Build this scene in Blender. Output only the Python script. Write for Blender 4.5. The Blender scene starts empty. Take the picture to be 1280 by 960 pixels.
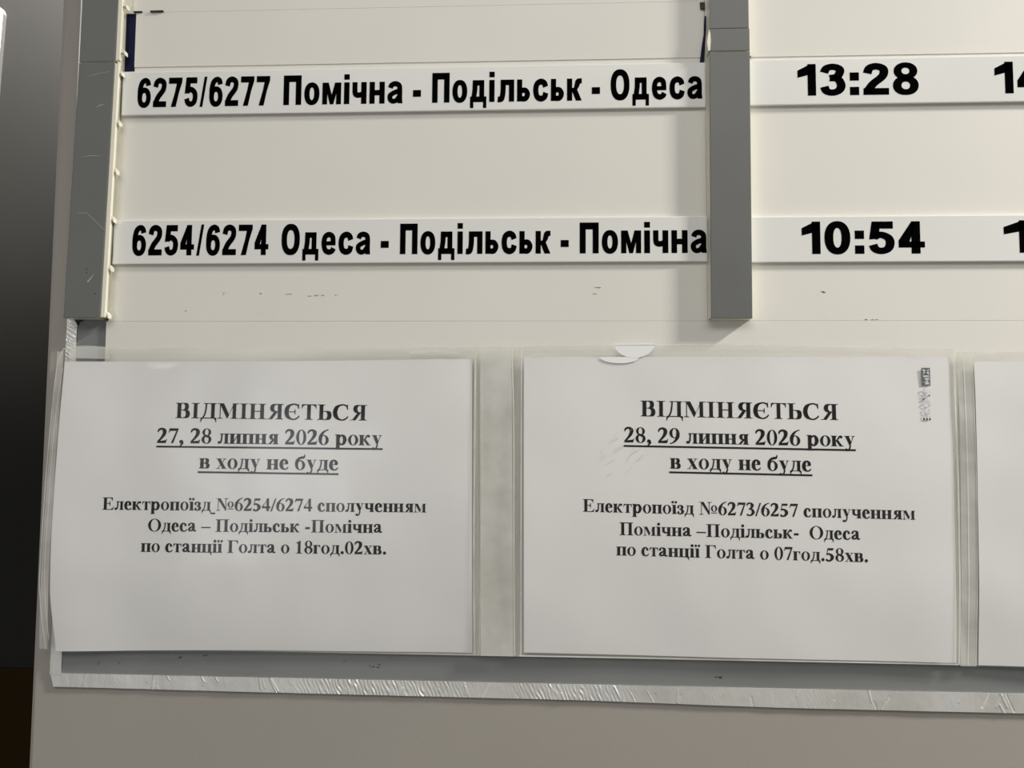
import bpy, bmesh, math, random
from mathutils import Matrix, Vector, noise

random.seed(7)
sc = bpy.context.scene
COL = sc.collection

# ---------------------------------------------------------------- camera, light, exposure
# millimetres on the wall: x to the right, z up from the camera's height (1.55 m), d out of the wall
EYE = 1.55
cam_d = bpy.data.cameras.new('camera')
cam_d.sensor_width = 36.0
cam_d.lens = 27.0
cam_d.clip_start = 0.01
cam = bpy.data.objects.new('camera', cam_d)
COL.objects.link(cam)
right = Vector((0.99885634, 0.04744797, 0.00589142))
down = Vector((0.00284248, 0.06407149, -0.99794126))
fwd = Vector((-0.04772776, 0.9968167, 0.06386334))
cam.matrix_world = Matrix(((right.x, -down.x, -fwd.x, 0.0), (right.y, -down.y, -fwd.y, -0.562),
                           (right.z, -down.z, -fwd.z, EYE), (0, 0, 0, 1)))
sc.camera = cam

sc.view_settings.view_transform = 'Standard'
sc.view_settings.look = 'None'
sc.view_settings.gamma = 1.0
sc.view_settings.exposure = -0.12
sc.view_settings.use_curve_mapping = False

world = bpy.data.worlds.new('hall_air')
sc.world = world
world.use_nodes = True
world.node_tree.nodes['Background'].inputs[0].default_value = (1.0, 0.975, 0.93, 1)
world.node_tree.nodes['Background'].inputs[1].default_value = 0.21


def lamp(name, kind, loc, target, energy, color, **kw):
    d = bpy.data.lights.new(name, kind)
    d.energy = energy
    d.color = color
    for k, v in kw.items():
        setattr(d, k, v)
    o = bpy.data.objects.new(name, d)
    COL.objects.link(o)
    o.location = loc
    o.rotation_euler = (Vector(target) - Vector(loc)).to_track_quat('-Z', 'Y').to_euler()
    return o


# ceiling tube to the upper right, running away from the wall
key = lamp('ceiling_tube_light', 'AREA', (1.87, -0.57, 2.88), (1.87, -0.57, 0.0), 119.0, (1.0, 0.97, 0.90),
           shape='RECTANGLE', size=0.10, size_y=0.26)
key.rotation_euler = (0, 0, 0)
# unseen wide fill light, added overhead behind the photographer for softer light from above
hall = lamp('hall_fill_light', 'AREA', (0.1, -1.7, 2.95), (0.1, -1.7, 0.0), 28.0, (1.0, 0.975, 0.93),
            shape='RECTANGLE', size=2.4, size_y=1.2)
hall.rotation_euler = (0, 0, 0)
# small lamp high in the passage to the left of the wall end
lamp('passage_light', 'SPOT', (-0.98, 0.2, EYE + 1.15), (-1.0, 0.8, EYE + 0.70), 150.0, (1.0, 0.97, 0.93),
     spot_size=math.radians(50), spot_blend=0.45, shadow_soft_size=0.12)

# daylight from a window across the hall, mirrored softly in the leftmost sleeve
lamp('hall_window_light', 'AREA', (-1.05, -2.55, EYE - 0.10), (-0.25, 0.0, EYE - 0.03), 4.4, (0.90, 0.95, 1.0),
     shape='RECTANGLE', size=0.55, size_y=0.7)

# ---------------------------------------------------------------- materials
def mat(name, col, rough=0.5, metal=0.0, var=0.0, scale=40.0, bump=0.0, bscale=120.0, spec=0.5, detail=4.0, stretch=None):
    m = bpy.data.materials.new(name)
    m.use_nodes = True
    t = m.node_tree
    b = t.nodes['Principled BSDF']
    b.inputs['Base Color'].default_value = (*col, 1)
    b.inputs['Roughness'].default_value = rough
    b.inputs['Metallic'].default_value = metal
    b.inputs['Specular IOR Level'].default_value = spec
    co = t.nodes.new('ShaderNodeTexCoord')
    src = co.outputs['Object']
    if stretch:
        mp = t.nodes.new('ShaderNodeMapping')
        mp.inputs['Scale'].default_value = stretch
        t.links.new(src, mp.inputs['Vector'])
        src = mp.outputs['Vector']
    if var:
        n = t.nodes.new('ShaderNodeTexNoise')
        n.inputs['Scale'].default_value = scale
        n.inputs['Detail'].default_value = detail
        t.links.new(src, n.inputs['Vector'])
        r = t.nodes.new('ShaderNodeMapRange')
        r.inputs[1].default_value = 0.3
        r.inputs[2].default_value = 0.7
        r.inputs[3].default_value = 1 - var
        r.inputs[4].default_value = 1 + var
        t.links.new(n.outputs[0], r.inputs[0])
        x = t.nodes.new('ShaderNodeVectorMath')
        x.operation = 'SCALE'
        x.inputs[0].default_value = col
        t.links.new(r.outputs[0], x.inputs['Scale'])
        t.links.new(x.outputs[0], b.inputs['Base Color'])
    if bump:
        n2 = t.nodes.new('ShaderNodeTexNoise')
        n2.inputs['Scale'].default_value = bscale
        n2.inputs['Detail'].default_value = 3.0
        t.links.new(src, n2.inputs['Vector'])
        bp = t.nodes.new('ShaderNodeBump')
        bp.inputs['Strength'].default_value = bump
        bp.inputs['Distance'].default_value = 0.001
        t.links.new(n2.outputs[0], bp.inputs['Height'])
        t.links.new(bp.outputs[0], b.inputs['Normal'])
    return m


def film_mat(name, milk, tint, rough, gloss=1.0):
    """clear or frosted plastic film: sees through, a little milky, mirror-like at a glance"""
    m = bpy.data.materials.new(name)
    m.use_nodes = True
    t = m.node_tree
    t.nodes.remove(t.nodes['Principled BSDF'])
    out = t.nodes['Material Output']
    tr = t.nodes.new('ShaderNodeBsdfTransparent')
    tr.inputs[0].default_value = (*tint, 1)
    df = t.nodes.new('ShaderNodeBsdfDiffuse')
    df.inputs[0].default_value = (0.86, 0.86, 0.82, 1)
    co = t.nodes.new('ShaderNodeTexCoord')
    n = t.nodes.new('ShaderNodeTexNoise')
    n.inputs['Scale'].default_value = 26.0
    n.inputs['Detail'].default_value = 3.0
    t.links.new(co.outputs['Object'], n.inputs['Vector'])
    r = t.nodes.new('ShaderNodeMapRange')
    r.inputs[1].default_value = 0.3
    r.inputs[2].default_value = 0.7
    r.inputs[3].default_value = milk * 0.6
    r.inputs[4].default_value = milk * 1.4
    t.links.new(n.outputs[0], r.inputs[0])
    m1 = t.nodes.new('ShaderNodeMixShader')
    t.links.new(r.outputs[0], m1.inputs[0])
    t.links.new(tr.outputs[0], m1.inputs[1])
    t.links.new(df.outputs[0], m1.inputs[2])
    gl = t.nodes.new('ShaderNodeBsdfGlossy')
    gl.inputs['Roughness'].default_value = rough
    lw = t.nodes.new('ShaderNodeLayerWeight')
    lw.inputs['Blend'].default_value = 0.5
    pw = t.nodes.new('ShaderNodeMath')
    pw.operation = 'POWER'
    pw.inputs[1].default_value = 5.0
    t.links.new(lw.outputs['Facing'], pw.inputs[0])
    mu = t.nodes.new('ShaderNodeMath')
    mu.operation = 'MULTIPLY_ADD'
    mu.inputs[1].default_value = 0.9
    mu.inputs[2].default_value = 0.04 * gloss
    t.links.new(pw.outputs[0], mu.inputs[0])
    m2 = t.nodes.new('ShaderNodeMixShader')
    t.links.new(mu.outputs[0], m2.inputs[0])
    t.links.new(m1.outputs[0], m2.inputs[1])
    t.links.new(gl.outputs[0], m2.inputs[2])
    t.links.new(m2.outputs[0], out.inputs['Surface'])
    return m


M = {
    'wall': mat('beige_wall_paint', (0.35, 0.325, 0.292), 0.6, var=0.03, scale=6, bump=0.06, bscale=300),
    'passage': mat('shaded_passage_wall', (0.022, 0.0215, 0.0195), 0.6, var=0.05, scale=5, spec=0.12),  # near-black base colour stands in for the passage's lack of light
    'dado': mat('brown_dado_paint', (0.026, 0.014, 0.003), 0.6, var=0.1, scale=5, spec=0.08),
    'board': mat('cream_board_plastic', (0.77, 0.75, 0.69), 0.42, var=0.012, scale=14, bump=0.02, bscale=220),
    'slat': mat('white_acrylic', (0.80, 0.795, 0.765), 0.22, var=0.01, scale=20),
    'grey': mat('grey_post_film', (0.145, 0.148, 0.142), 0.45, var=0.05, scale=18, bump=0.03, bscale=160),
    'backing': mat('grey_backing_board', (0.21, 0.215, 0.215), 0.5, var=0.05, scale=24),
    'cream': mat('cream_rail_plastic', (0.86, 0.83, 0.70), 0.35, var=0.02, scale=30),
    'groove': mat('olive_rail_groove', (0.42, 0.40, 0.31), 0.5, var=0.15, scale=60),  # rail side behind the lip, darker olive than the lip
    'blue': mat('navy_backing', (0.004, 0.004, 0.032), 0.5, var=0.1, scale=60, spec=0.15),
    'ink': mat('black_vinyl', (0.0018, 0.0018, 0.002), 0.7, var=0.05, scale=60, spec=0.0),
    'print': mat('black_toner', (0.004, 0.004, 0.004), 0.8, var=0.05, scale=60, spec=0.0),
    'paper': mat('white_office_paper', (0.86, 0.85, 0.845), 0.75, var=0.008, scale=30, bump=0.03, bscale=400, spec=0.2),
    'foil': mat('crinkled_foil_tape', (0.97, 0.96, 0.92), 0.54, metal=1.0, var=0.08, scale=30, bump=0.22, bscale=300, stretch=(1.0, 1.0, 0.3)),
    'notch_white': mat('bright_notch_disc', (0.90, 0.90, 0.89), 0.4, var=0.01),
    'dark': mat('dark_gap', (0.02, 0.02, 0.018), 0.6, var=0.1),
    'scratch': mat('pale_scratch', (0.42, 0.42, 0.40), 0.6, var=0.1),
    'speck': mat('grey_speck', (0.28, 0.265, 0.23), 0.6, var=0.2, scale=200),
    'smudge': mat('reddish_smudge', (0.55, 0.49, 0.47), 0.7, var=0.1, scale=200),
    'plate': mat('white_plate_plastic', (0.80, 0.78, 0.74), 0.4, var=0.01),
    'silver': mat('silver_foil_print', (0.66, 0.67, 0.69), 0.35, metal=0.15, var=0.35, scale=420),
    'silverdark': mat('dark_silver_print', (0.20, 0.20, 0.21), 0.35, metal=0.1, var=0.5, scale=300),
    'film': film_mat('clear_sleeve_film', 0.022, (0.99, 0.99, 0.985), 0.16),
    'strip': film_mat('frosted_binding_strip', 0.40, (0.975, 0.975, 0.95), 0.16),
    'edge_line': film_mat('weld_and_edge_highlight', 0.62, (0.95, 0.95, 0.92), 0.12),
}


# ---------------------------------------------------------------- building helpers
def V(x, d, z):
    return (x / 1000.0, -d / 1000.0, EYE + z / 1000.0)


def props(o, label=None, cat=None, group=None, kind=None):
    for k, v in (('label', label), ('category', cat), ('group', group), ('kind', kind)):
        if v:
            o[k] = v
    return o


def empty(name, x, d, z, label, cat, group=None):
    o = bpy.data.objects.new(name, None)
    o.empty_display_size = 0.02
    COL.objects.link(o)
    o.location = V(x, d, z)
    return props(o, label, cat, group)


def link(name, bm, mats, parent=None, smooth=False):
    me = bpy.data.meshes.new(name)
    bm.to_mesh(me)
    bm.free()
    for m in (mats if isinstance(mats, (list, tuple)) else [mats]):
        me.materials.append(m)
    if smooth:
        for p in me.polygons:
            p.use_smooth = True
        me.set_sharp_from_angle(angle=math.radians(40))
    o = bpy.data.objects.new(name, me)
    COL.objects.link(o)
    if parent:
        # geometry is written in world millimetres; the parent sits at its own base point
        par = parent
        off = Vector((0, 0, 0))
        while par:
            off += par.location
            par = par.parent
        o.location = -off
        o.parent = parent
    return o


def settle(o):
    """move a top-level mesh's origin to its base"""
    zs = [v.co for v in o.data.vertices]
    c = Vector((sum(v.x for v in zs) / len(zs), max(v.y for v in zs), min(v.z for v in zs)))
    for v in o.data.vertices:
        v.co -= c
    o.location = c
    return o


def box(bm, x0, x1, z0, z1, d0, d1, bev=0.0, front_mat=0, other_mat=0, lean=0.0):
    """upright slab; lean shifts the lower end sideways"""
    vs = {}
    for i, x in enumerate((x0, x1)):
        for j, z in enumerate((z0, z1)):
            for k, d in enumerate((d0, d1)):
                vs[i, j, k] = bm.verts.new(V(x + (lean if j == 0 else 0.0), d, z))
    fs = []
    for key_, idx in (('front', [(0, 0, 1), (1, 0, 1), (1, 1, 1), (0, 1, 1)]), ('back', [(0, 0, 0), (0, 1, 0), (1, 1, 0), (1, 0, 0)]),
                      ('left', [(0, 0, 0), (0, 0, 1), (0, 1, 1), (0, 1, 0)]), ('right', [(1, 0, 0), (1, 1, 0), (1, 1, 1), (1, 0, 1)]),
                      ('top', [(0, 1, 0), (0, 1, 1), (1, 1, 1), (1, 1, 0)]), ('bottom', [(0, 0, 0), (1, 0, 0), (1, 0, 1), (0, 0, 1)])):
        f = bm.faces.new([vs[q] for q in idx])
        f.material_index = front_mat if key_ == 'front' else other_mat
        fs.append(f)
    if bev:
        es = list({e for f in fs for e in f.edges})
        bmesh.ops.bevel(bm, geom=es, offset=bev / 1000.0, segments=2, profile=0.6, affect='EDGES', clamp_overlap=True)
    return bm


def slab_part(name, dims, m, parent=None, bev=0.3, **kw):
    bm = bmesh.new()
    box(bm, *dims, bev=bev, **kw)
    return link(name, bm, m, parent)


def flat(bm, pts, d, back=None):
    """a flat outline (x, z) lying d out from the wall; with back it becomes a solid down to back"""
    a = [bm.verts.new(V(x, d, z)) for x, z in pts]
    area = sum(p[0] * q[1] - q[0] * p[1] for p, q in zip(pts, pts[1:] + pts[:1]))
    if area < 0:
        a.reverse()
    bm.faces.new(a)
    if back is not None:
        b = [bm.verts.new(v.co + Vector((0, (d - back) / 1000.0, 0))) for v in a]
        bm.faces.new(list(reversed(b)))
        for i in range(len(a)):
            j = (i + 1) % len(a)
            bm.faces.new((a[i], b[i], b[j], a[j]))


def lerp_curve(c, t):
    """c: list of (t, value)"""
    for (t0, v0), (t1, v1) in zip(c, c[1:]):
        if t <= t1:
            k = (t - t0) / (t1 - t0)
            k = k * k * (3 - 2 * k) * 0.5 + k * 0.5
            return v0 + (v1 - v0) * k
    return c[-1][1]


def sheet(bm, left, rightc, top, bot, depth, nx, nz, thick=0.0, keep=None):
    """curved rectangular sheet: edges are lists of (0..1, mm); depth(x, z) in mm"""
    def pt(u, v):
        xl, xr = lerp_curve(left, v), lerp_curve(rightc, v)
        zt, zb = lerp_curve(top, u), lerp_curve(bot, u)
        return xl + (xr - xl) * u, zt + (zb - zt) * v
    g = [[pt(i / nx, j / nz) for i in range(nx + 1)] for j in range(nz + 1)]
    for dd, flip in ((0.0, False), (thick, True)):
        if flip and not thick:
            break
        vs = [[bm.verts.new(V(x, depth(x, z) - dd, z)) for x, z in row] for row in g]
        for j in range(nz):
            for i in range(nx):
                c = ((g[j][i][0] + g[j + 1][i + 1][0]) / 2, (g[j][i][1] + g[j + 1][i + 1][1]) / 2)
                if keep and not keep(*c):
                    continue
                q = [vs[j][i], vs[j + 1][i], vs[j + 1][i + 1], vs[j][i + 1]]
                bm.faces.new(list(reversed(q)) if flip else q)
        if not flip:
            front = vs
        else:
            rim = [(0, i) for i in range(nx + 1)] + [(j, nx) for j in range(1, nz + 1)] + [(nz, i) for i in range(nx - 1, -1, -1)] + [(j, 0) for j in range(nz - 1, 0, -1)]
            for a, b in zip(rim, rim[1:] + rim[:1]):
                bm.faces.new((front[a[0]][a[1]], front[b[0]][b[1]], vs[b[0]][b[1]], vs[a[0]][a[1]]))
    if keep:
        bmesh.ops.delete(bm, geom=[v for v in bm.verts if not v.link_faces], context='VERTS')


def ribbon(bm, pts, w, depth, up):
    """flat strip w mm wide along points (x, z), up mm above the surface"""
    L = []
    for i, p in enumerate(pts):
        a, b = pts[max(i - 1, 0)], pts[min(i + 1, len(pts) - 1)]
        dx, dz = b[0] - a[0], b[1] - a[1]
        l = math.hypot(dx, dz) or 1
        ww = w[i] if isinstance(w, (list, tuple)) else w
        nx, nz = -dz / l * ww / 2, dx / l * ww / 2
        q = [(p[0] + nx, p[1] + nz), (p[0] - nx, p[1] - nz)]
        L.append([bm.verts.new(V(x, depth(x, z) + up, z)) for x, z in q])
    for a, b in zip(L, L[1:]):
        f = bm.faces.new((a[0], a[1], b[1], b[0]))
        f.normal_update()
        if f.normal.y > 0:
            f.normal_flip()


# ---------------------------------------------------------------- lettering
# every letter is drawn here as closed outlines and nib strokes, in units of
# one thousandth of the type size
GAIN = 9.0          # extra weight on the serif face's strokes


def crom(pts, n=6, closed=False):
    out = []
    m = len(pts)
    rng = range(m if closed else m - 1)
    for i in rng:
        if closed:
            p0, p1, p2, p3 = (pts[(i + k - 1) % m] for k in range(4))
        else:
            p1, p2 = pts[i], pts[i + 1]
            p0 = pts[i - 1] if i > 0 else tuple(2 * a - b for a, b in zip(p1, p2))
            p3 = pts[i + 2] if i + 2 < m else tuple(2 * b - a for a, b in zip(p1, p2))
        for k in range(n):
            t = k / n
            out.append(tuple(0.5 * (2 * b + (c - a) * t + (2 * a - 5 * b + 4 * c - d) * t * t
                                    + (3 * b - a - 3 * c + d) * t ** 3)
                             for a, b, c, d in zip(p0, p1, p2, p3)))
    if not closed:
        out.append(tuple(pts[-1]))
    return out


def S(pts, a, b, closed=False, n=6):
    """stroke of an elliptical nib a wide, b high along a smooth path; a point may carry its own a"""
    q = [(p[0], p[1], (p[2] if len(p) > 2 else a) + GAIN) for p in pts]
    b += GAIN
    c = crom(q, n, closed)
    m = len(c)
    L, Rr = [], []
    for i in range(m):
        if closed:
            p, r = c[i - 1], c[(i + 1) % m]
        else:
            p, r = c[max(i - 1, 0)], c[min(i + 1, m - 1)]
        tx, ty = r[0] - p[0], r[1] - p[1]
        d = math.hypot(tx, ty) or 1
        nx, ny = -ty / d, tx / d
        aa = c[i][2]
        h = math.sqrt((aa * nx) ** 2 + (b * ny) ** 2) or 1
        vx, vy = aa * aa * nx / h, b * b * ny / h
        L.append((c[i][0] + vx, c[i][1] + vy))
        Rr.append((c[i][0] - vx, c[i][1] - vy))
    k = m if closed else m - 1
    return [[L[i], Rr[i], Rr[(i + 1) % m], L[(i + 1) % m]] for i in range(k)]


def R(x0, y0, x1, y1):
    return [[(x0, y0), (x1, y0), (x1, y1), (x0, y1)]]


def P(*pts):
    return [list(pts)]


def D(cx, cy, r, ry=None, n=16):
    ry = ry or r
    return [[(cx + r * math.cos(2 * math.pi * k / n), cy + ry * math.sin(2 * math.pi * k / n)) for k in range(n)]]


def RING(cx, cy, rx, ry, ix, iy, n=28, e=1.0):
    o, q = [], []
    for k in range(n):
        t = 2 * math.pi * k / n
        ct, st = math.cos(t), math.sin(t)
        ct = math.copysign(abs(ct) ** e, ct)
        st = math.copysign(abs(st) ** e, st)
        o.append((cx + rx * ct, cy + ry * st))
        q.append((cx + ix * ct, cy + iy * st))
    return [[o[i], o[(i + 1) % n], q[(i + 1) % n], q[i]] for i in range(n)]


def mirror(shapes, w):
    return [[(w - x, y) for x, y in s] for s in shapes]


def shift(shapes, dx, dy=0, k=1.0):
    return [[(x * k + dx, y * k + dy) for x, y in s] for s in shapes]


# ---- bold serif face
H, XH, HS = 662, 460, 30


def slab(x0, x1, s0, s1, y, up):
    """thin serif from x0 to x1 with small brackets into the stem s0..s1"""
    t = HS if up else -HS
    k = 34 if up else -34
    return [[(x0, y), (x1, y), (x1, y + t * .7), (s1 + 22, y + t), (s1, y + t + k), (s0, y + t + k), (s0 - 22, y + t), (x0, y + t * .7)]]


def cst(xc, w=158, e=101, top=True, bot=True, y1=H):
    s0, s1 = xc - w / 2, xc + w / 2
    g = R(s0, 0, s1, y1)
    if bot:
        g += slab(s0 - e, s1 + e, s0, s1, 0, True)
    if top:
        g += slab(s0 - e, s1 + e, s0, s1, y1, False)
    return g


def lst(xc, e=52, w=158, top=True, bot=True, y0=0):
    s0, s1 = xc - w / 2, xc + w / 2
    g = R(s0, y0, s1, XH)
    if bot:
        g += slab(s0 - e, s1 + e, s0, s1, y0, True)
    if top:
        g += slab(s0 - e, s1 + e, s0, s1, XH, False)
    return g


def flag_stem(xc, y0, w=158, e=52):
    s0, s1 = xc - w / 2, xc + w / 2
    return R(s0, y0, s1, 473) + slab(s0 - e, s1 + e, s0, s1, y0, True) + P((s0 - 52, 446), (s0 + 10, 430), (s0 + 10, 473), (s1, 473), (s0 - 52, 473))


def foot_d(x0, x1, y, d):
    """the two spurs under de and tse"""
    return P((x0, y), (x0, -d), (x0 + 24, -d), (x0 + 50, -d * .42), (x0 + 118, 0), (x0 + 118, y)) + \
        P((x1, y), (x1, -d), (x1 - 24, -d), (x1 - 50, -d * .42), (x1 - 118, 0), (x1 - 118, y))


SERIF = {}


def g(ch, adv, *shapes):
    SERIF[ch] = (adv, [p for s in shapes for p in s])


g(' ', 250)
g('В', 667, cst(176, 158, 84, y1=H), R(240, 633, 400, H), R(240, 0, 400, 29), R(240, 336, 400, 366),
  S([(370, 645), (455, 622), (492, 500), (455, 378), (370, 352)], 72, 16),
  S([(380, 352), (495, 318), (540, 182), (495, 44), (380, 15)], 78, 16))
g('І', 389, cst(195, 150, 98))
g('Д', 720, R(150, 630, 690, H), slab(430, 690, 470, 618, H, False), R(470, 20, 618, H),
  S([(258, 640), (250, 450), (205, 190), (120, 20)], 24, 20), slab(150, 330, 235, 282, H, False),
  R(24, 0, 700, 36), foot_d(24, 700, 36, 165))
g('М', 944, P((112, 640), (285, 662), (525, 172), (450, 0), (436, 0)), P((12, 638), (12, 662), (290, 662), (290, 640)),
  R(118, 0, 152, 640), slab(14, 258, 118, 152, 0, True), P((450, 0), (505, 130), (700, 560), (690, 662), (668, 560)),
  R(668, 0, 812, 662), slab(572, 930, 668, 812, 0, True), P((690, 662), (930, 662), (930, 640), (800, 620), (670, 600)))
g('Н', 778, cst(190, 158, 92), cst(588, 158, 92), R(250, 315, 530, 353))
g('П', 778, cst(190, 158, 92), cst(588, 158, 92), R(60, 624, 720, H))
g('Я', 722, cst(548, 158, 88), R(340, 633, 500, H), R(360, 312, 520, 342),
  S([(400, 646), (280, 620), (226, 488), (280, 356), (400, 327)], 76, 16),
  P((330, 340), (470, 330), (262, 24), (240, 0), (62, 0), (110, 24)), P((14, 0), (250, 0), (250, 24), (14, 22)))
g('Є', 722, S([(622, 482, 14), (590, 590, 20), (520, 640, 34), (390, 660, 60), (190, 570, 78), (116, 331, 80), (190, 92, 78), (400, 4, 60), (560, 60, 30), (652, 160, 14)], 80, 18),
  R(170, 312, 470, 346), P((470, 220), (492, 220), (492, 440), (470, 440), (440, 350), (440, 308)), P((612, 676), (632, 676), (636, 460), (612, 460), (570, 600)))
g('С', 722, S([(628, 482, 14), (592, 590, 20), (520, 640, 34), (390, 660, 60), (190, 570, 78), (112, 331, 82), (190, 92, 78), (400, 4, 60), (560, 60, 30), (655, 160, 14)], 80, 18),
  P((612, 676), (634, 676), (640, 450), (616, 450), (570, 600)))
g('Т', 667, R(258, 0, 408, H), slab(165, 501, 258, 408, 0, True), R(32, 628, 635, H),
  P((32, 640), (26, 478), (50, 478), (82, 580), (180, 632)), P((635, 640), (641, 478), (617, 478), (585, 580), (487, 632)))
g('Г', 620, cst(182, 158, 88), R(110, 626, 580, H), P((580, 640), (590, 470), (564, 470), (530, 580), (420, 630)))
g('Ь', 640, cst(182, 158, 88), R(240, 356, 400, 386), R(240, 0, 400, 28),
  S([(380, 371), (480, 340), (524, 195), (480, 48), (380, 14)], 78, 16))
g('Е', 667, cst(172, 158, 86), R(110, 628, 570, H), R(110, 0, 600, 32), R(230, 322, 420, 356),
  P((570, 640), (580, 480), (556, 480), (520, 580), (420, 632)), P((600, 20), (640, 178), (614, 178), (560, 80), (440, 26)),
  P((420, 205), (444, 205), (444, 470), (420, 470), (400, 375), (350, 356), (350, 322), (400, 300)))
g('О', 778, RING(389, 331, 356, 348, 205, 318))
# lower case
g('а', 500, S([(72, 335, 44), (110, 420, 40), (215, 452, 52), (300, 425, 64), (322, 330, 66), (322, 120, 66), (335, 66, 56)], 66, 20),
  D(92, 350, 54), S([(320, 282), (190, 236), (96, 140), (130, 52), (220, 52), (320, 130)], 56, 20),
  S([(330, 110, 58), (365, 48, 46), (420, 34, 24), (478, 74, 10)], 40, 22))
g('б', 500, RING(250, 208, 224, 222, 96, 192), S([(88, 230, 60), (112, 400, 58), (210, 520, 40), (330, 552, 30), (425, 580, 24), (448, 690, 13)], 50, 44),
  S([(100, 330, 60), (180, 395, 40), (260, 415, 40), (300, 412, 40)], 30, 16))
g('в', 500, lst(122, 48), R(180, 434, 300, XH), R(180, 0, 300, 26), R(180, 224, 300, 250),
  S([(270, 447), (338, 428), (362, 345), (338, 262), (270, 238)], 62, 14),
  S([(275, 238), (362, 214), (392, 126), (362, 34), (275, 13)], 68, 14))
g('г', 410, lst(122, 48), R(80, 426, 372, XH), P((372, 440), (380, 300), (358, 300), (330, 385), (250, 428)))
g('д', 520, R(100, 430, 500, XH), slab(300, 500, 322, 458, XH, False), R(322, 16, 458, XH),
  S([(190, 445), (184, 320), (150, 130), (88, 16)], 22, 18), R(16, 0, 508, 32), foot_d(16, 508, 32, 150))
g('е', 444, S([(340, 262, 58), (322, 385, 62), (236, 454, 44), (140, 405, 58), (96, 235, 68), (140, 70, 66), (250, 14, 50), (345, 45, 28), (412, 112, 12)], 66, 18),
  R(120, 240, 396, 268))
g('з', 406, S([(60, 340, 40), (86, 420, 34), (180, 450, 44), (268, 420, 60), (286, 345, 62), (250, 265, 50), (150, 240, 30)], 60, 17),
  S([(150, 240, 30), (270, 222, 54), (312, 130, 68), (270, 35, 60), (165, 7, 40), (80, 45, 40), (60, 90, 50)], 66, 17), D(84, 335, 50), D(84, 96, 56))
g('и', 570, lst(138), lst(432), P((190, 40), (190, 110), (380, 420), (380, 350)))
g('і', 278, flag_stem(142, 0), D(142, 610, 78))
g('ї', 278, flag_stem(142, 0), D(56, 610, 66), D(226, 610, 66))
g('к', 550, lst(128, 52), P((190, 225), (250, 225), (330, 340), (395, 440), (330, 440), (270, 330)), D(440, 405, 58), S([(300, 300, 30), (345, 400, 30), (400, 445, 34), (445, 440, 30)], 30, 20),
  P((200, 245), (290, 290), (480, 30), (530, 24), (545, 0), (372, 0)), R(360, 0, 550, 22))
g('л', 530, R(120, 426, 500, XH), slab(340, 520, 340, 466, XH, False), R(332, 0, 468, XH), slab(284, 520, 332, 468, 0, True),
  S([(192, 440, 26), (188, 280, 26), (165, 110, 30), (115, 34, 34), (70, 44, 34)], 28, 26), D(72, 58, 62), slab(110, 300, 150, 230, XH, False))
g('м', 680, P((70, 440), (210, 460), (378, 120), (330, 0), (318, 0)), P((10, 438), (10, 460), (214, 460), (214, 440)),
  R(78, 0, 108, 440), slab(10, 192, 78, 108, 0, True), P((330, 0), (375, 110), (510, 390), (500, 460), (480, 380)),
  R(478, 0, 612, 460), slab(420, 672, 478, 612, 0, True), P((496, 460), (672, 460), (672, 440), (610, 430), (480, 410)))
g('н', 570, lst(138), lst(432), R(190, 212, 390, 246))
g('о', 500, RING(250, 229, 226, 240, 98, 212))
g('п', 570, lst(138), lst(432), R(60, 422, 510, XH))
g('р', 556, flag_stem(134, -205), S([(190, 340, 20), (270, 425, 40), (370, 420, 56), (440, 235, 72), (370, 44, 56), (270, 28, 40), (190, 100, 20)], 70, 24))
g('с', 444, S([(340, 320, 50), (318, 400, 44), (240, 452, 44), (145, 400, 58), (98, 232, 70), (145, 66, 66), (250, 14, 50), (345, 48, 28), (412, 120, 12)], 66, 18), D(338, 340, 58))
g('т', 480, R(172, 0, 308, XH), slab(118, 362, 172, 308, 0, True), R(24, 426, 456, XH),
  P((24, 440), (18, 300), (40, 300), (66, 385), (140, 428)), P((456, 440), (462, 300), (440, 300), (414, 385), (340, 428)))
g('у', 500, P((60, 450), (215, 450), (330, 170), (270, 0), (252, 0)), P((14, 438), (14, 460), (260, 460), (260, 438)),
  P((270, 20), (305, 110), (425, 440), (385, 440)), P((330, 438), (330, 460), (482, 460), (482, 438)),
  S([(282, 40, 22), (240, -90, 24), (185, -168, 30), (110, -172, 40)], 26, 26), D(98, -146, 60))
g('х', 500, P((52, 445), (205, 445), (450, 12), (292, 12)), P((10, 438), (10, 460), (252, 460), (252, 438)), R(248, 0, 490, 22),
  P((70, 12), (108, 12), (420, 445), (380, 445)), P((300, 438), (300, 460), (470, 460), (470, 438)), R(12, 0, 185, 22))
g('ц', 570, lst(138), lst(432), R(60, 0, 540, 34), P((540, 34), (548, -150), (522, -150), (496, -60), (420, 0)))
g('ч', 545, lst(402), lst(120, 48, bot=False, w=0.1), R(58, 225, 186, XH), S([(122, 250, 64), (160, 190, 60), (250, 168, 40), (360, 190, 24)], 60, 26), slab(14, 236, 58, 186, XH, False))
g('ь', 490, lst(128, 52), R(180, 238, 290, 266), R(180, 0, 290, 26), S([(275, 252), (352, 228), (382, 134), (352, 36), (275, 13)], 68, 14))
g('я', 530, lst(390, 52), R(240, 434, 350, XH), R(260, 206, 350, 232),
  S([(290, 447), (205, 425), (172, 330), (205, 242), (290, 219)], 62, 14),
  P((240, 225), (345, 218), (196, 22), (180, 0), (40, 0), (80, 22)), R(8, 0, 185, 22))
g('№', 1020, P((110, 630), (260, 662), (560, 160), (560, 0), (535, 0)), P((10, 640), (10, 662), (262, 662), (262, 640)), R(126, 0, 158, 620), slab(20, 262, 126, 158, 0, True),
  R(545, 0, 577, 662), slab(470, 700, 545, 577, H, False), RING(815, 330, 165, 172, 72, 148), R(660, 78, 970, 116))
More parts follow.
